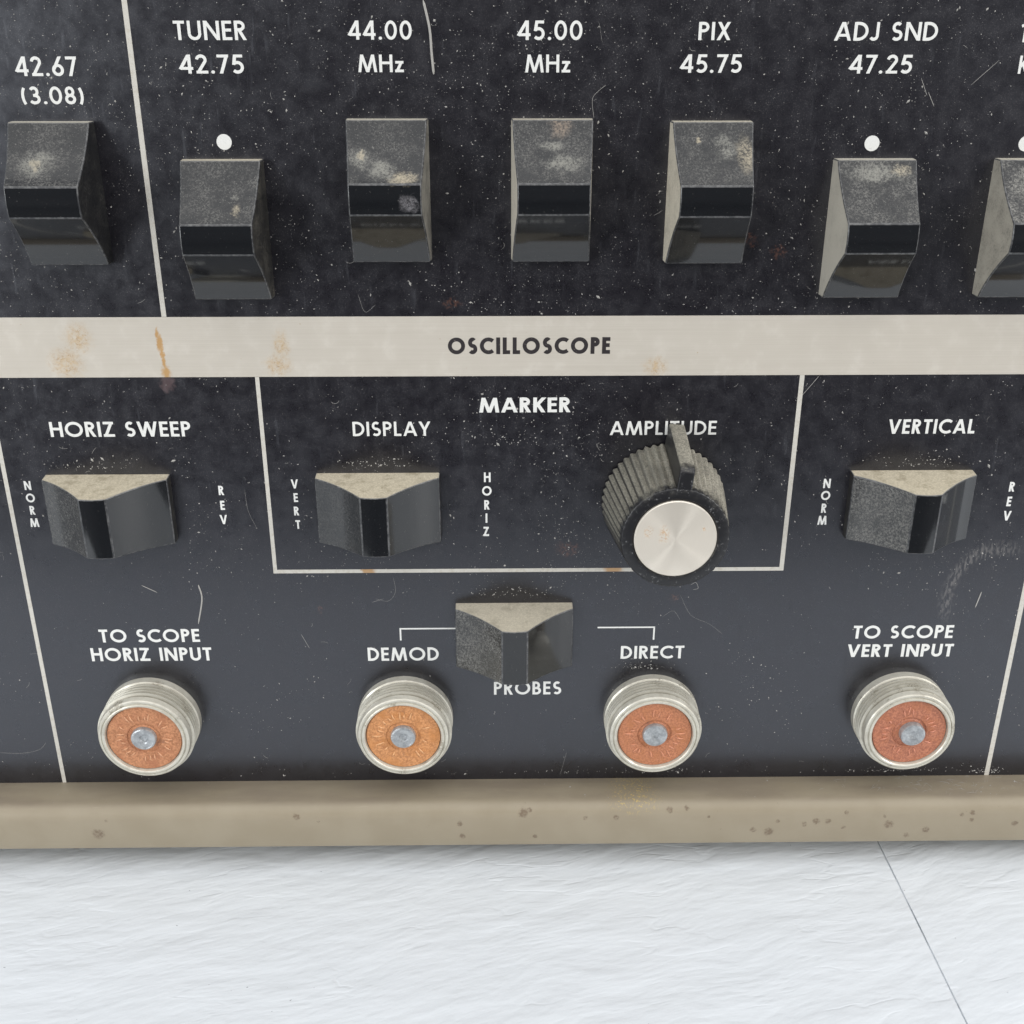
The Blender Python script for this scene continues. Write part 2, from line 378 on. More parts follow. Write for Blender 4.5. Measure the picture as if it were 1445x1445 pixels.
def mat_bezel():
    n = NT('beige enamel')
    a = n.noise(.12, detail=4); f = n.noise(5, detail=2)
    col = n.mix(n.ramp(a, .3, .7), (.285, .240, .170), (.312, .266, .193))
    up = n.up()
    g = n.noise(.25, n.scaled((.25, 1, 1)), detail=5, rough=.65)
    d = n.math('MULTIPLY', n.ramp(up, .75, .98), n.ramp(g, .35, .68))
    col = n.mix(n.math('MULTIPLY', d, .55), col, (.215, .175, .135))
    wob = n.wobble(1.6, .9)
    sp = n.maxof([n.spot(x, z, r*1.4, wob, soft=.45) for x, z, r in BEZEL_SPOTS])
    sp = n.math('MULTIPLY', sp, n.ramp(n.noise(2.2, detail=3), .34, .6, .35, 1))
    col = n.mix(n.math('MULTIPLY', sp, .72), col, (.13, .085, .055))
    yel = n.math('MULTIPLY', n.spot(23.0, -72.6, 2.6, wob, 1.6, .8, .9), n.ramp(n.noise(3.4, n.scaled((1, 1, .5)), detail=2), .56, .64))
    col = n.mix(n.math('MULTIPLY', yel, .8), col, (.55, .40, .13))
    scr = n.ramp(n.noise(1.0, n.scaled((.12, 1, 3.2)), detail=5, rough=.7), .66, .72)
    col = n.mix(n.math('MULTIPLY', scr, .22), col, (.46, .41, .32))
    fl = n.ramp(n.noise(1.9, detail=3), .70, .76)
    col = n.mix(n.math('MULTIPLY', fl, .35), col, (.16, .12, .08))
    n.bump(n.math('ADD', f, n.noise(.8, detail=3)), .10, .06)
    return n.set(col=col, rough=.42, spec=.4)

def mat_floor():
    n = NT('white embossed board')
    # long shallow ripples like pressed wood grain
    warp = n.noise(.018, detail=2, color=True); warp = n.vec('MULTIPLY', n.vec('SUBTRACT', warp, (.5,.5,.5)), (18, 12, 0))
    v = n.vec('ADD', n.mm, warp)
    va = n.scaled((1, 1, 1), (0, 0, -.20), v); vb = n.scaled((1, 1, 1), (0, 0, -.34), v)
    r1 = n.noise(1.0, n.scaled((.055, .17, 1), (0, 0, 0), va), detail=3, rough=.5)
    r2 = n.noise(1.0, n.scaled((.13, .42, 1), (0, 0, 0), vb), detail=3, rough=.55)
    crease = n.ramp(n.math('ABSOLUTE', n.math('SUBTRACT', r1, .5)), 0, .035, 1, 0)
    crease = n.math('MULTIPLY', crease, n.ramp(n.noise(.05), .45, .62))
    h = n.math('ADD', n.math('MULTIPLY', r1, 1.0), n.math('MULTIPLY', r2, .30))
    h = n.math('SUBTRACT', h, n.math('MULTIPLY', crease, .06))
    n.bump(h, .42, 1.5)
    sc = n.noise(1.3, detail=2)
    col = n.mix(n.ramp(sc, .75, .79), (.72, .752, .782), (.30, .31, .33))
    return n.set(col=col, rough=.42, spec=.4)

def flat(name, col, rough, metal=0.0):
    n = NT(name); f = n.noise(2.5, detail=3)
    return n.set(col=n.mix(f, tuple(x*.9 for x in col), tuple(min(1, x*1.1) for x in col)), rough=rough, metal=metal)

# ------------------------------------------------------------------ mesh helpers
class MB:
    def __init__(s): s.v = []; s.f = []; s.m = []
    def add(s, vs, fs, mi=0):
        o = len(s.v); s.v += [tuple(p) for p in vs]
        for f in fs: s.f.append([i+o for i in f]); s.m.append(mi)
    def box(s, x0, x1, y0, y1, z0, z1, mi=0):
        s.add([(x0,y0,z0),(x1,y0,z0),(x1,y1,z0),(x0,y1,z0),(x0,y0,z1),(x1,y0,z1),(x1,y1,z1),(x0,y1,z1)],
              [(0,3,2,1),(4,5,6,7),(0,1,5,4),(1,2,6,5),(2,3,7,6),(3,0,4,7)], mi)
    def poly(s, pts, t, mi=0, y0=0.05):
        """raised flat shape on the panel: pts (x, z), front face t mm proud"""
        k = len(pts)
        vs = [(x, -t, z) for x, z in pts] + [(x, y0, z) for x, z in pts]
        s.add(vs, [list(range(k))] + [(i, (i+1) % k, (i+1) % k + k, i+k) for i in range(k)], mi)
    def ribbon(s, pts, hw, t, closed=False, mi=0):
        k = len(pts); L = []; R = []
        for i, p in enumerate(pts):
            a = pts[(i-1) % k] if (closed or i > 0) else p
            b = pts[(i+1) % k] if (closed or i < k-1) else p
            d1 = Vector((p[0]-a[0], p[1]-a[1])); d2 = Vector((b[0]-p[0], b[1]-p[1]))
            if d1.length < 1e-9: d1 = d2
            if d2.length < 1e-9: d2 = d1
            d1 = d1.normalized(); d2 = d2.normalized()
            n1 = Vector((-d1.y, d1.x)); n2 = Vector((-d2.y, d2.x)); nn = (n1+n2)
            nn = nn.normalized() if nn.length > 1e-6 else n1
            m = hw/max(.35, nn.dot(n1))
            L.append((p[0]+nn.x*m, p[1]+nn.y*m)); R.append((p[0]-nn.x*m, p[1]-nn.y*m))
        vs = [(x,-t,z) for x,z in L]+[(x,-t,z) for x,z in R]+[(x,.05,z) for x,z in L]+[(x,.05,z) for x,z in R]
        fs = []
        for i in range(k if closed else k-1):
            j = (i+1) % k
            fs += [(i, j, k+j, k+i), (i, j, 2*k+j, 2*k+i), (k+i, k+j, 3*k+j, 3*k+i)]
        if not closed: fs += [(0, k, 3*k, 2*k), (k-1, 2*k-1, 4*k-1, 3*k-1)]
        s.add(vs, fs, mi)
    def lathe(s, prof, n=64, cap=True, mi=0, rf=None):
        """prof: (h, r) along -Y about the origin"""
        o = []
        for h, r in prof:
            for k in range(n):
                a = 2*math.pi*k/n; q = rf(k, h, r) if rf else r
                o.append((q*math.cos(a), -h, q*math.sin(a)))
        fs = [(i*n+k, i*n+(k+1) % n, (i+1)*n+(k+1) % n, (i+1)*n+k) for i in range(len(prof)-1) for k in range(n)]
        if cap: fs.append([(len(prof)-1)*n+k for k in range(n)])
        s.add(o, fs, mi)
    def tube(s, pts, rad, sides=5, mi=0, y=None):
        P = [Vector(p) for p in pts]; k = len(P); o = []
        for i, p in enumerate(P):
            d = (P[min(i+1, k-1)]-P[max(i-1, 0)]).normalized()
            a = d.cross(Vector((0, 1, 0))); a = a.normalized() if a.length > 1e-6 else Vector((1,0,0)); b = d.cross(a)
            r = rad*(1 if 0 < i < k-1 else .35)
            for q in range(sides):
                t = 2*math.pi*q/sides; o.append(p + a*r*math.cos(t) + b*r*math.sin(t)*.7)
        fs = [(i*sides+q, i*sides+(q+1) % sides, (i+1)*sides+(q+1) % sides, (i+1)*sides+q) for i in range(k-1) for q in range(sides)]
        s.add(o, fs, mi)
    def build(s, name, mats, parent=None, loc=(0,0,0), smooth=None, bevel=0, seg=2, label=None, base=(0,0,0)):
        me = bpy.data.meshes.new(name)
        me.from_pydata([(v[0]*MM, v[1]*MM, v[2]*MM) for v in s.v], [], s.f)
        for m in (mats if isinstance(mats, (list, tuple)) else [mats]): me.materials.append(m)
        for p, mi in zip(me.polygons, s.m): p.material_index = mi
        bm = bmesh.new(); bm.from_mesh(me)
        bmesh.ops.recalc_face_normals(bm, faces=bm.faces[:])
        if smooth:
            for f in bm.faces: f.smooth = True
            for e in bm.edges:
                if len(e.link_faces) == 2 and e.calc_face_angle(0) > math.radians(smooth): e.smooth = False
        bm.to_mesh(me); bm.free()
        o = bpy.data.objects.new(name, me); C.objects.link(o)
        o.location = Vector(loc)*MM
        if parent: o.parent = parent
        if bevel:
            b = o.modifiers.new('bevel', 'BEVEL'); b.width = bevel*MM; b.segments = seg; b.limit_method = 'ANGLE'
            b.angle_limit = math.radians(28); b.harden_normals = bool(smooth)
        if label: o['label'] = label
        return o

def tag(o, label, cat=None, kind=None, group=None):
    if label: o['label'] = label
    if cat: o['category'] = cat
    if kind: o['kind'] = kind
    if group: o['group'] = group
    return o

# ------------------------------------------------------------------ stroke lettering (geometric capitals)
def arc(cx, cy, rx, ry, a0, a1, n=18):
    return [(cx+rx*math.cos(math.radians(a0+(a1-a0)*i/n)), cy+ry*math.sin(math.radians(a0+(a1-a0)*i/n))) for i in range(n+1)]

def glyph(ch, w):
    """width and strokes of one character, cap height 1, stroke width w.
    L straight, D diagonal trimmed to the line, A curved ribbon, O closed ribbon, P dot"""
    h = w/2; q = 1-h; r = (0.5-h)/2
    G = {
     'A': (.80, [('D',(h*.9,0),(.40,1.02)),('D',(.80-h*.9,0),(.40,1.02)),('L',(.17,.29),(.63,.29))]),
     'C': (.80, [('A',arc(.50,.5,.5-h,.5-h,48,312,26))]),
     'D': (.70, [('L',(h,0),(h,1)),('A',[(h,q),(.20,q)]+arc(.22,.5,.48-h,.5-h,90,-90)+[(.20,h),(h,h)])]),
     'E': (.47, [('L',(h,0),(h,1)),('L',(h,q),(.47,q)),('L',(h,.52),(.44,.52)),('L',(h,h),(.47,h))]),
     'H': (.70, [('L',(h,0),(h,1)),('L',(.70-h,0),(.70-h,1)),('L',(h,.53),(.70-h,.53))]),
     'I': (w, [('L',(h,0),(h,1))]),
     'J': (.40, [('A',[(.40-h,1),(.40-h,.26)]+arc(.16,.26,.24-h,.26-h,0,-150,12))]),
     'K': (.60, [('L',(h,0),(h,1)),('D',(h,.36),(.56-h*.3,1)),('D',(.21,.57),(.60-h,0))]),
     'L': (.43, [('L',(h,0),(h,1)),('L',(h,h),(.43,h))]),
     'M': (.98, [('D',(h*.9,0),(.20,1)),('D',(.20,1),(.49,.0)),('D',(.78,1),(.49,.0)),('D',(.98-h*.9,0),(.78,1))]),
     'N': (.76, [('L',(h,0),(h,1)),('L',(.76-h,0),(.76-h,1)),('D',(h,1),(.76-h,0))]),
     'O': (1.0, [('O',arc(.5,.5,.5-h,.5-h,0,360,36)[:-1])]),
     'P': (.52, [('L',(h,0),(h,1)),('A',[(h,q),(.22,q)]+arc(.24,.72,.28-h,.28-h,90,-90)+[(.22,.44+h),(h,.44+h)])]),
     'R': (.56, [('L',(h,0),(h,1)),('A',[(h,q),(.22,q)]+arc(.24,.73,.28-h,.27-h,90,-90)+[(.22,.46+h),(h,.46+h)]),('D',(.22,.54),(.56-h,0))]),
     'S': (.56, [('A',arc(.28,q-r,.25-h,r,42,270,16)[:-1]+[(.28,.5)]+arc(.28,h+r,.28-h,r,90,-140,16)[1:])]),
     'T': (.54, [('L',(0,q),(.54,q)),('L',(.27,0),(.27,1))]),
     'U': (.66, [('A',[(h,1),(h,.34)]+arc(.33,.34,.33-h,.34-h,180,360)+[(.66-h,1)])]),
     'V': (.76, [('D',(h*.9,1),(.38,-.02)),('D',(.76-h*.9,1),(.38,-.02))]),
     'W': (1.10, [('D',(h*.9,1),(.30,0)),('D',(.55,1),(.30,0)),('D',(.55,1),(.80,0)),('D',(1.10-h*.9,1),(.80,0))]),
     'X': (.66, [('D',(h,0),(.66-h*1.3,1)),('D',(.66-h,0),(h*1.3,1))]),
     'Y': (.66, [('L',(.33,0),(.33,.48)),('D',(.33,.42),(h*.8,1)),('D',(.33,.42),(.66-h*.8,1))]),
     'Z': (.62, [('L',(.03,q),(.60,q)),('L',(0,h),(.62,h)),('D',(h*1.1,0),(.61-h*1.1,1))]),
     'B': (.56, [('L',(h,0),(h,1)),('A',[(h,q),(.22,q)]+arc(.24,q-r,.25-h,r,90,-90)+[(.22,.5),(h,.5)]),('A',[(h,.5),(.24,.5)]+arc(.26,h+r,.30-h,r,90,-90)+[(.24,h),(h,h)])]),
     'z': (.46, [('L',(.02,.64-h),(.45,.64-h)),('L',(0,h),(.46,h)),('D',(h*1.1,0),(.45-h*1.1,.64),.64)]),
     '0': (.62, [('O',arc(.31,.5,.31-h,.5-h,0,360,30)[:-1])]),
     '1': (.34, [('L',(.34-h,0),(.34-h,1)),('D',(.34-h,1-h),(.02,.86))]),
     '2': (.56, [('A',arc(.27,.72,.27-h,.28-h,172,-38,16)+[(h*1.6,h*1.2)]),('L',(.02,h),(.56,h))]),
     '3': (.54, [('A',arc(.25,q-r,.24-h,r,150,-90,14)+[(.2,.5)]),('A',[(.2,.5)]+arc(.25,h+r,.29-h,r,90,-150,16))]),
     '4': (.62, [('L',(.46,0),(.46,1)),('L',(.06,.25+h*.3),(.62,.25+h*.3)),('D',(.02,.22),(.45,1))]),
     '5': (.56, [('L',(.16,q),(.52,q)),('D',(.18,1),(.10,.46)),('A',[(.085,.52)]+arc(.26,.33,.30-h,.33-h,112,-140,18))]),
     '6': (.58, [('O',arc(.29,.31,.29-h,.31-h,0,360,26)[:-1]),('D',(.10,.36),(.44,1))]),
     '7': (.54, [('L',(.0,q),(.53,q)),('D',(.47,1),(.16,0))]),
     '8': (.54, [('O',arc(.27,q-r,.235-h,r,0,360,22)[:-1]),('O',arc(.27,h+r,.27-h,r,0,360,24)[:-1])]),
     '(': (.26, [('A',arc(.50,.46,.50-h,.72,140,220,12))]),
     ')': (.26, [('A',arc(-.24,.46,.50-h,.72,40,-40,12))]),
     '.': (.20, [('P',(.10,h*1.05),h*1.15)]),
    }
    return G[ch]

def clip(poly, ymin, ymax):
    for s, lim in ((1, ymin), (-1, ymax)):
        out = []
        for i, p in enumerate(poly):
            a = poly[i-1]; da = s*(a[1]-lim); dp = s*(p[1]-lim)
            if (da < 0) != (dp < 0):
                t = da/(da-dp); out.append((a[0]+(p[0]-a[0])*t, a[1]+(p[1]-a[1])*t))
            if dp >= 0: out.append(p)
        poly = out
    return poly

def draw(mb, ch, x, z, sx, sz, w, lvl):
    wd, st = glyph(ch, w)
    T = lambda p: (x+p[0]*sx, z+p[1]*sz)
    hw = w/2*(sx+sz)/2
    for s in st:
        t = .050 + .004*(lvl[0] % 5); lvl[0] += 1
        if s[0] in 'LD':
            a, b = Vector(s[1]), Vector(s[2]); d = (b-a).normalized(); nn = Vector((-d.y, d.x))*w/2
            if s[0] == 'D':
                e = w*1.3; a2, b2 = a-d*e, b+d*e
                # trim only at the ends that reach the lines of the letter
                if min(a.y, b.y) > .1: a2, b2 = (a, b2) if a.y < b.y else (a2, b)
                if max(a.y, b.y) < .9 and len(s) < 4: a2, b2 = (a2, b) if b.y > a.y else (a, b2)
                top = s[3] if len(s) > 3 else 1
                if ch == '4' : a2 = a
                if ch == '6' : a2 = a
                if ch == '5' : b2 = b
                if ch == '1' : a2, b2 = a, b
                pl = clip([tuple(a2+nn), tuple(b2+nn), tuple(b2-nn), tuple(a2-nn)], 0, top)
            else:
                pl = [tuple(a+nn), tuple(b+nn), tuple(b-nn), tuple(a-nn)]
            mb.poly([T(p) for p in pl], t)
        elif s[0] == 'A': mb.ribbon([T(p) for p in s[1]], hw, t)
        elif s[0] == 'O': mb.ribbon([T(p) for p in s[1]], hw, t, closed=True)
        elif s[0] == 'P': mb.poly([T(p) for p in arc(s[1][0], s[1][1], s[2], s[2], 0, 360, 14)[:-1]], t)

def lettering(text, x0, x1, zb, ch, mat, parent, w=.155, gaps=None):
    mb = MB(); lvl = [0]
    ws = [(.34 if c == ' ' else glyph(c, w)[0]) for c in text]
    n = len(text)-1; W = (x1-x0)/ch; nat = sum(ws)
    tr = (W-nat)/n if n else 0; k = 1.0
    if n:
        lo, hi = .07, .15
        if tr < lo: k = (W-lo*n)/nat; tr = lo
        elif tr > hi: k = min(1.3, (W-hi*n)/nat); tr = (W-nat*k)/n
    x = x0
    for c, cw in zip(text, ws):
        if c != ' ': draw(mb, c, x, zb, ch*k, ch, w, lvl)
        x += (cw*k+tr)*ch
    return mb.build('lettering', mat, parent, label=f'printed lettering reading {text}')

def stacked(text, pts, ch, mat, parent, w=.19):
    mb = MB(); lvl = [0]
    for c, (x, z) in zip(text, pts):
        cw = glyph(c, w)[0]; k = .92; ch = ch
        draw(mb, c, x-cw*ch*k/2, z-ch/2, ch*k, ch, w, lvl)
    return mb.build('lettering', mat, parent, label=f'stacked lettering reading {text} downwards')

# ------------------------------------------------------------------ the floor
SEAM = [(67.0, 20.0), (67.5, -1.56), (68.39, -40.82), (76.6, -400.0)]
def seam_x(y): return 67.494 + (y+1.557)*(68.389-67.494)/(-40.82+1.557)
mb = MB(); Y0, Y1 = -122.0, 260.0
a, b = seam_x(Y0), seam_x(Y1); g = .14
mb.add([(-600,Y0,0),(a-g,Y0,0),(b-g,Y1,0),(-600,Y1,0)], [(0,1,2,3)])
mb.add([(a+g,Y0,0),(600,Y0,0),(600,Y1,0),(b+g,Y1,0)], [(0,1,2,3)])
mb.add([(a-g,Y0,0),(a,Y0,-.5),(a+g,Y0,0),(b-g,Y1,0),(b,Y1,-.5),(b+g,Y1,0)], [(0,1,4,3),(1,2,5,4)])
floor = mb.build('floor', mat_floor(), loc=(0,0,ZF))
tag(floor, 'white embossed board floor with one thin seam', kind='structure')

# ------------------------------------------------------------------ the instrument
root = bpy.data.objects.new('test_instrument', None); C.objects.link(root)
root.location = (0, 0, ZF*MM); root.empty_display_size = .02
tag(root, 'black and beige front of an old oscilloscope test set standing on the white board', 'test instrument')
UP = (0, 0, -ZF)
M_panel, M_strip, M_line = mat_panel(), mat_strip(), mat_line()
M_white = mat_letter('white lettering ink', (.80, .80, .77), (.30, .29, .28), .5)
M_black = mat_letter('black lettering ink', (.025, .02, .022), (.35, .32, .28), .55)

mb = MB(); mb.box(-104, 108, 0, 2.0, -73.2, 84)
panel = mb.build('front_panel', M_panel, root, UP)

def strip(name, boxes, mat, label=None, t=.03):
    m = MB()
    for x0, x1, z0, z1 in boxes: m.box(x0, x1, -t, .05, z0, z1)
    return m.build(name, mat, panel, label=label)
strip('title_strip', [(-103.9, 107.9, .05, 9.02)], M_strip, 'pale brushed strip with rusty stains across the panel', .04)
strip('dividing_line', [(-47.97, -47.27, 9.06, 83)], M_line)
strip('dividing_line', [(-75.08, -74.44, -73, .02)], M_line)
strip('dividing_line', [(84.62, 85.40, -73, .02)], M_line)
strip('frame_line', [(-35.42, -34.82, -32.35, .02), (44.92, 45.62, -32.35, .02), (-34.81, 44.91, -32.35, -31.72)], M_line)
strip('bracket_line', [(-15.90, -6.78, -42.68, -42.44), (-15.90, -15.64, -44.74, -42.69)], M_white, t=.045)
strip('bracket_line', [(16.30, 25.66, -42.68, -42.44), (25.40, 25.66, -44.90, -42.69)], M_white, t=.045)
for x, z in ((-36.56, 33.06), (51.35, 32.8), (72.45, 32.75)):
    m = MB(); m.poly([(x+1.02*math.cos(2*math.pi*k/32), z+1.02*math.sin(2*math.pi*k/32)) for k in range(32)], .05)
    m.build('indicator_dot', M_white, panel)
BOLD = {'MARKER': .185, 'HORIZ SWEEP': .165, 'VERTICAL': .175, 'TO SCOPE': .175, 'HORIZ INPUT': .175, 'VERT INPUT': .185, 'DEMOD': .165, 'PROBES': .165, 'DIRECT': .165, 'OSCILLOSCOPE': .23}
for t, x0, x1, zb, ch in TEXTS:
    if t == 'OSCILLOSCOPE':
        o = lettering(t, x0, x1, zb, ch, M_black, panel, BOLD[t])
    else:
        lettering(t, x0, x1, zb, ch, M_white, panel, BOLD.get(t, .150))
for t, pts, ch in STACKS: stacked(t, pts, ch, M_white, panel)

# beige lower rail: ledge, rounded nose, front face, undercut
def rail(x0, x1):
    prof = [(2.0, -73.3), (-.35, -72.42), (-4.2, -72.50), (-5.1, -72.58)]
    for k in range(1, 8):
        t = math.radians(90*k/8); prof.append((-5.1-2.25*math.sin(t), -75.0+2.42*math.cos(t)))
    prof += [(-7.36, -75.1), (-7.42, -80.2), (-7.2, -80.75), (-6.7, -80.95), (2.0, -80.95)]
    m = MB(); k = len(prof)
    m.add([(x, y, z) for x in (x0, x1) for y, z in prof], [(i, (i+1) % k, (i+1) % k + k, i+k) for i in range(k)] + [list(range(k)), list(range(k, 2*k))])
    return m
rail(-110, 114).build('bottom_rail', mat_bezel(), root, UP, smooth=35)
M_case = flat('grey case enamel', (.16, .15, .13), .5)
m = MB(); m.box(-104, 108, 2.05, 150, -80.9, 84)
m.build('case', M_case, root, UP, bevel=1.0)
M_rubber = flat('black rubber', (.02, .02, .02), .7)
for x in (-90, 94):
    for y in (20, 130):
        m = MB(); m.lathe([(0, 6.0), (5.0, 7.0)], 32)
        o = m.build('rubber_foot', M_rubber, root, (x, y, 5.05), smooth=40); o.rotation_euler = (math.pi/2, 0, 0)

# ------------------------------------------------------------------ slide switches
L2, W2, H0, H1, AP = 9.45, 5.55, 1.75, 8.0, 2.0
def hprof():
    P = []
    for k in range(13):
        t = k/12; P.append((L2-(L2-AP)*t, H0+(H1-H0)*(.62*t+.38*t*t)))
    for k in range(1, 6):
        u = AP-2*AP*k/6; P.append((u, H1-.06+.30*(1-(u/AP)**2)))
    for k in range(13):
        t = 1-k/12; P.append((-(L2-(L2-AP)*t), H0+(H1-H0)*(.62*t+.38*t*t)))
    return P
def switch_mesh():
    m = MB(); P = hprof(); n = len(P)
    wf = lambda h: W2-.72*(h/8.0)
    vs = [(-wf(h), -h, u) for u, h in P] + [(wf(h), -h, u) for u, h in P] + [(-W2, .3, L2), (-W2, .3, -L2), (W2, .3, L2), (W2, .3, -L2)]
    o = len(m.v)
    m.add(vs, [])
    def f(ix, mi): m.f.append(ix); m.m.append(mi)
    for i in range(n-1): f([i, i+1, n+i+1, n+i], 0)
    f([2*n] + list(range(n)) + [2*n+1], 1)
    f([2*n+2] + list(range(n, 2*n)) + [2*n+3], 1)
    f([2*n, 0, n, 2*n+2], 1); f([2*n+1, n-1, 2*n-1, 2*n+3], 1)
    return m
M_sf, M_ss = mat_switch_face(), mat_switch_side()
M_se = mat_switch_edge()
FACES = {0: ([(-1.0, 4.6, 1.9, 1.3, .8, 'grey'), (-1.2, 4.4, .7, 1, 1, 'cream')], .24),
         1: ([(2.1, 5.2, .50, 1, 1, 'grey'), (2.5, 3.5, .62, 1, 1, 'cream')], .22),
         2: ([(-3.4, 4.9, 1.3, 1, 1, 'grey'), (-.5, 3.6, 1.5, 1.2, .8, 'grey'), (-3.2, 5.3, .6, 1, 1, 'cream'), (2.5, 2.65, 1.4, 1.5, .5, 'cream'), (3.1, -.5, 1.15, 1, 1, 'drop')], .20),
         3: ([(1.1, 8.8, 1.35, 1.1, 1.1, 'rust'), (-.2, 6.3, 1.2, 1.3, .5, 'grey'), (1.5, 4.3, 2.0, 1.5, .5, 'grey')], .22),
         4: ([(1.4, 6.4, 1.6, 1, 1, 'grey'), (4.1, 5.6, 1.35, .9, 1.6, 'cream'), (-2.2, 7.2, .35, 1, 1, 'cream')], .20),
         5: ([(0, 7.8, 2.4, 1.8, .5, 'grey'), (3.2, 8.2, .9, 1.4, .7, 'cream')], .36),
         6: ([(1, 6.0, 3.5, 1.2, 1.0, 'grey')], .62)}
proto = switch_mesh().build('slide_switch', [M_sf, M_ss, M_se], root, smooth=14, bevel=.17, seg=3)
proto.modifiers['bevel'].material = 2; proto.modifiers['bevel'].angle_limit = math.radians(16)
# x, z, sideways, side dust, flank dust, greyness of the dust, label
SW = [(-59.2, 26.3, 0, .22, .2, .7, 'slide switch under 42.67 (3.08), left of the dividing line'),
      (-37.0, 21.4, 0, .30, .2, .3, 'lowered slide switch under TUNER 42.75 and a white dot'),
      (-14.45, 26.6, 0, .50, .3, .6, 'slide switch under 44.00 MHz with a yellowish blot'),
      (7.75, 26.6, 0, .85, .2, .5, 'slide switch under 45.00 MHz with rust at its upper edge'),
      (29.2, 26.3, 0, .85, .2, .4, 'slide switch under PIX 45.75 with a cream blot'),
      (51.85, 21.4, 0, .72, .2, .7, 'lowered slide switch under ADJ SND 47.25 and a white dot'),
      (74.0, 21.4, 0, .62, .2, .6, 'slide switch cut by the right edge of the photo'),
      (-59.2, -20.85, 1, .25, .55, 0, 'sideways slide switch under HORIZ SWEEP'),
      (-18.1, -20.8, 1, .25, .25, 0, 'sideways slide switch under DISPLAY'),
      (2.7, -43.45, 1, .25, 1.1, .25, 'sideways slide switch above PROBES, its ledge grey with dust'),
      (63.75, -20.75, 1, .25, 1.1, 0, 'sideways slide switch under VERTICAL with a dusty left flank')]
for i, (x, z, side, d1, d2, d3, lab) in enumerate(SW):
    o = proto if i == 0 else proto.copy()
    if i: C.objects.link(o)
    o.parent = root; o.location = Vector((x, 0, z-ZF))*MM
    o.rotation_euler = (0, math.pi/2 if side else 0, 0)
    o.material_slots[0].link = 'DATA'
    if i in FACES:
        o.material_slots[0].link = 'OBJECT'; o.material_slots[0].material = mat_switch_face(*FACES[i])
    o.color = (d1, d2, d3, 1); o['label'] = lab; o['group'] = 'slide switches on the panel'

# ------------------------------------------------------------------ amplitude knob
KX, KZ = 25.62, -20.0
NF = 48; NS = NF*6
def flute(k, h, r):
    if h > 13.95 or r < 7: return r
    ph = (k % 6)/6.0
    return r - .38*abs(math.cos(math.pi*ph))**2.6*(1 if h < 12 else (.55 if h < 13.7 else .18))
m = MB()
m.lathe([(.35, 9.45), (.8, 9.5), (5, 9.0), (10, 8.35), (11.9, 8.1), (13.0, 7.95), (13.6, 7.88), (13.88, 7.80), (14.0, 7.62), (14.0, 6.25), (13.75, 6.05), (13.7, 5.0)], NS, rf=flute)
knob = m.build('control_knob', mat_knob(), root, (KX, 0, KZ-ZF), smooth=50, label='fluted black knob with spun metal cap, its pointer turned up')
M_k = knob.data.materials[0]
m = MB(); m.lathe([(13.6, 5.95), (14.12, 5.95), (14.25, 5.82)], 96)
# domed face of the cap in rings so the turned pattern has geometry to follow
n0 = 96; rings = [5.82*(1-k/10) for k in range(1, 10)]
m2 = MB(); m2.lathe([(13.6, 5.95), (14.10, 5.95), (14.22, 5.84)] + [(14.22+.06*(1-(r/5.82)**2), r) for r in rings] , n0)
m2.build('knob_cap', mat_cap(), knob, smooth=30)
# pointer fin: long foot at the panel, sloping to the front rim
m = MB()
pts = [(.5, 8.6, 1.35), (.5, 12.75, 1.18), (1.6, 12.7, 1.16), (12.4, 11.15, 1.08), (13.4, 10.9, 1.06), (13.98, 10.3, 1.06), (13.98, 6.6, 1.12)]
vs = [(-hw, -h, r) for h, r, hw in pts] + [(hw, -h, r) for h, r, hw in pts]; k = len(pts)
m.add(vs, [(i, (i+1) % k, (i+1) % k + k, i+k) for i in range(k)] + [list(range(k)), list(range(k, 2*k))])
fin = m.build('pointer', M_k, knob, smooth=30, bevel=.28, seg=3)
fin.rotation_euler = (0, math.radians(6.5), 0)

# ------------------------------------------------------------------ coaxial jacks
M_ni, M_pin = mat_nickel(), mat_pin()
FIB = [mat_fibre('tan fibre disc', (.41, .17, .075), (.53, .24, .12), (.38, .145, .07)),
       mat_fibre('golden fibre disc', (.48, .20, .075), (.60, .28, .115), (.52, .21, .06)),
       mat_fibre('red brown fibre disc', (.40, .150, .072), (.50, .200, .100), (.42, .16, .06)),
       mat_fibre('brick red fibre disc', (.37, .130, .075), (.46, .178, .100), (.40, .14, .06))]
MARK = [mat_fibre('paler raised mark', *[tuple(min(1, c*k+d) for c, k, d in zip(b_, (1.25, 1.45, 1.6), (.03, .03, .03))) for _ in range(3)]) for b_ in ((.50, .215, .10), (.56, .255, .10), (.49, .17, .08), (.46, .15, .08))]  # raised marks coloured paler than their disc
JACK = [(-57.75, -59.45, 'coaxial jack under TO SCOPE HORIZ INPUT'), (-15.5, -59.5, 'coaxial jack under DEMOD'),
        (25.75, -59.5, 'coaxial jack under DIRECT with a dark burn on its disc'), (67.7, -59.35, 'coaxial jack under TO SCOPE VERT INPUT')]
def jack_mesh():
    m = MB(); prof = [(-.3, 7.95), (1.35, 7.95), (1.5, 7.75), (1.6, 7.5)]
    h = 1.6
    while h < 4.3:
        prof += [(h+.10, 7.22), (h+.42, 7.90), (h+.60, 7.90), (h+.80, 7.22)]; h += .80
    prof += [(4.9, 7.36), (5.05, 7.55), (5.5, 7.52), (5.95, 7.38), (6.08, 7.2), (6.10, 6.92), (5.98, 6.86), (6.0, 6.78), (6.28, 6.70), (6.34, 6.58), (6.31, 6.38), (6.18, 6.24), (5.75, 6.14), (5.3, 6.07), (5.2, 3.0)]
    m.lathe(prof, 96); return m
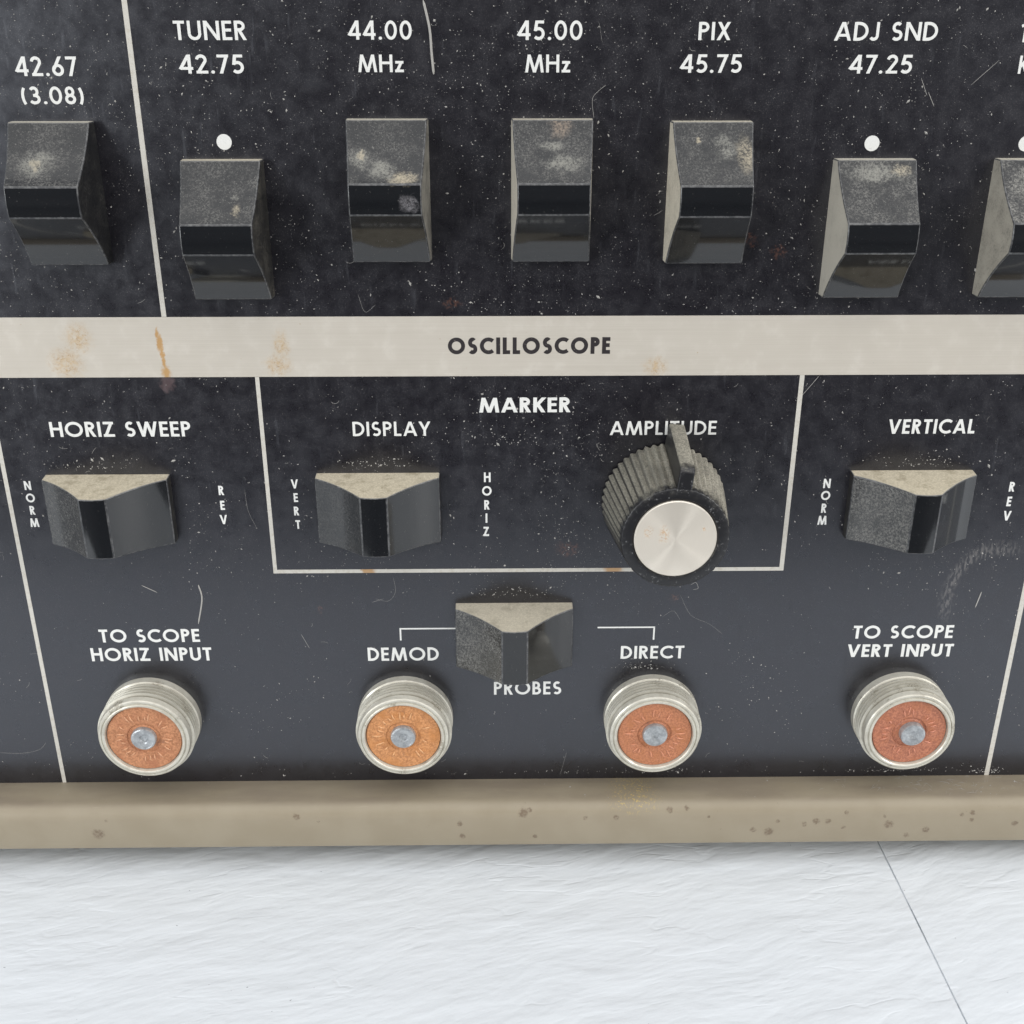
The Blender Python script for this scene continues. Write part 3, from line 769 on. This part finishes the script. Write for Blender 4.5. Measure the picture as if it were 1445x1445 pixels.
def disc_mesh(seed):
    r = random.Random(seed); m = MB()
    m.lathe([(4.8, 6.05), (5.72, 6.05), (5.8, 5.98), (5.8, 2.85), (5.62, 2.68), (5.62, 2.45), (5.75, 2.3), (5.75, 2.0)], 96)
    # worn moulded marks round the disc
    for k in range(26):
        a = 2*math.pi*(k+r.uniform(-.3, .3))/26
        if r.random() < .30: continue
        d = Vector((math.cos(a), math.sin(a))); t = Vector((-d.y, d.x)); r0 = 3.4+r.uniform(-.2, .2); r1 = r0+r.uniform(.7, 1.5)
        p0, p1 = d*r0 + t*r.uniform(-.2,.2), d*r1 + t*r.uniform(-.2,.2)
        m.tube([(p0.x, -5.82, p0.y), ((p0.x+p1.x)/2+t.x*.04, -5.90, (p0.y+p1.y)/2), (p1.x, -5.82, p1.y)], .15, 6, mi=1)
        if r.random() < .4:
            p2 = p1 + t*r.uniform(.25, .5); m.tube([(p1.x, -5.84, p1.y), (p2.x, -5.86, p2.y)], .12, 6, mi=1)
    return m
def pin_mesh():
    m = MB(); m.lathe([(4.5, 2.06), (6.15, 2.06), (6.40, 1.96), (6.50, 1.72), (6.42, 1.55), (6.44, 1.0), (6.30, .70), (6.0, .55), (5.9, .2)], 40); return m
j0 = None
for i, (x, z, lab) in enumerate(JACK):
    if j0 is None:
        j0 = j = jack_mesh().build('coaxial_jack', M_ni, root, smooth=28)
        p0 = pin_mesh().build('centre_contact', M_pin, j, smooth=35); pn = p0
    else:
        j = j0.copy(); C.objects.link(j); pn = p0.copy(); C.objects.link(pn); pn.parent = j; j.parent = root
    j.location = Vector((x, 0, z-ZF))*MM; j['label'] = lab; j['group'] = 'coaxial jacks along the rail'
    pn.location = Vector(((0, 0, .15) if i < 3 else (.35, -.35, -.05)))*MM
    pn.rotation_euler = (0, i*1.3, 0)
    disc_mesh(i+3).build('insulator_disc', [FIB[i], MARK[i]], j, smooth=30)

# ------------------------------------------------------------------ dust and lint lying on the panel and the rail
mb = MB(); r = random.Random(11)
def speck(x, y, z, s):
    a = r.uniform(0, 6.28); e = s*r.uniform(.8, 2.2); ca, sa = math.cos(a), math.sin(a)
    P = [(e*ca, 0, e*sa), (-s*sa, 0, s*ca), (-e*ca*.9, 0, -e*sa*.9), (s*sa*.8, 0, -s*ca*.8)]
    P = [(x+p[0], y, z+p[2]) for p in P] + [(x+r.uniform(-.3,.3)*s, y-s*.8, z)]
    mb.add(P, [(0,1,4),(1,2,4),(2,3,4),(3,0,4),(3,2,1,0)])
cnt = 0
while cnt < 12500:
    x = r.uniform(-92, 96); z = r.uniform(-72, 60)
    d = noise.noise(Vector((x*.045, z*.045, 3))) * .9 + noise.noise(Vector((x*.16, z*.16, 9))) * .8
    d += .25 if z > 9 else (0.0 if z > -33 else -.42)
    d += .55*math.exp(-((x-2)/14)**2-((z+9)/7)**2) + .35*math.exp(-((x-7)/40)**2-((z-42)/18)**2)
    if 0 < z < 9.2: d -= .9
    if r.random() > max(0.03, min(1, .30+d*.9)): continue
    s = .026*math.exp(abs(r.gauss(0, .62)))
    speck(x, -.01, z, min(s, .22)); cnt += 1
for x0, z0, sx, sz, k in ((-18, -14.2, 8, .9, 60), (66, -14.6, 8, .9, 60), (2.5, -36.6, 8, .8, 60), (-59, -14.4, 9, .9, 50), (-62, -21.5, 1.5, 3, 0), (14.5, -14, 4, 5, 45), (24, -50.5, 6, 1.2, 60), (85, -72, 3, .6, 60), (70, -71.6, 12, .5, 60), (15, -71.5, 50, .5, 90), (2, -11, 9, 3.5, 110)):
    for _ in range(k): speck(x0+r.gauss(0, sx*.5), -.01, z0+abs(r.gauss(0, sz)), .04*math.exp(abs(r.gauss(0, .6))))
def spline(pts, k=7):
    P = [Vector((p[0], p[1])) for p in pts]; P = [2*P[0]-P[1]] + P + [2*P[-1]-P[-2]]; o = []
    for i in range(1, len(P)-2):
        for j in range(k):
            t = j/k; a, b, c, d = P[i-1], P[i], P[i+1], P[i+2]
            o.append(.5*((2*b)+(c-a)*t+(2*a-5*b+4*c-d)*t*t+(3*b-a-3*c+d)*t**3))
    return o + [P[-2]]
for pts, rad in zip(LINT, LINT_R): mb.tube([(p.x, -rad*.5, p.y) for p in spline(pts)], rad)
for _ in range(90):
    x = r.uniform(-90, 92); z = r.uniform(-71, 55)
    if 0 < z < 9.2 and r.random() < .8: continue
    a = r.uniform(0, 6.28); l = r.uniform(.4, 1.5); bend = r.uniform(-1.2, 1.2); pts = []
    for k in range(4): pts.append((x, z)); x += l/3*math.cos(a); z += l/3*math.sin(a); a += bend*.6
    rad = r.uniform(.010, .022); mb.tube([(p.x, -rad, p.y) for p in spline(pts, 3)], rad, 4)
for _ in range(260):   # crumbs and fluff on the ledge of the rail
    x = r.uniform(-95, 98); y = r.uniform(-5.5, -.6)
    if x < 40 and r.random() < .55: continue
    s = .03*math.exp(abs(r.gauss(0, .6))); zz = -72.44+.0215*(y+.35)+.0
    mb.add([(x-s, y, zz), (x, y-s, zz), (x+s, y, zz), (x, y+s, zz), (x, y, zz+s)], [(0,1,4),(1,2,4),(2,3,4),(3,0,4),(3,2,1,0)])
for _ in range(70):
    x = r.gauss(76, 9); y = r.uniform(-5, -.5); a = r.uniform(0, 6.28); l = r.uniform(.5, 1.8)
    mb.tube([(x, y, -72.5+.03), (x+l*.5*math.cos(a), y+l*.3*math.sin(a), -72.5+.2), (x+l*math.cos(a), y+l*.6*math.sin(a), -72.5+.05)], .025, 4)
dust = mb.build('dust', flat('pale dust', (.40, .385, .36), .8))
tag(dust, 'pale dust specks and lint fibres scattered over the black panel', 'dust', kind='stuff')
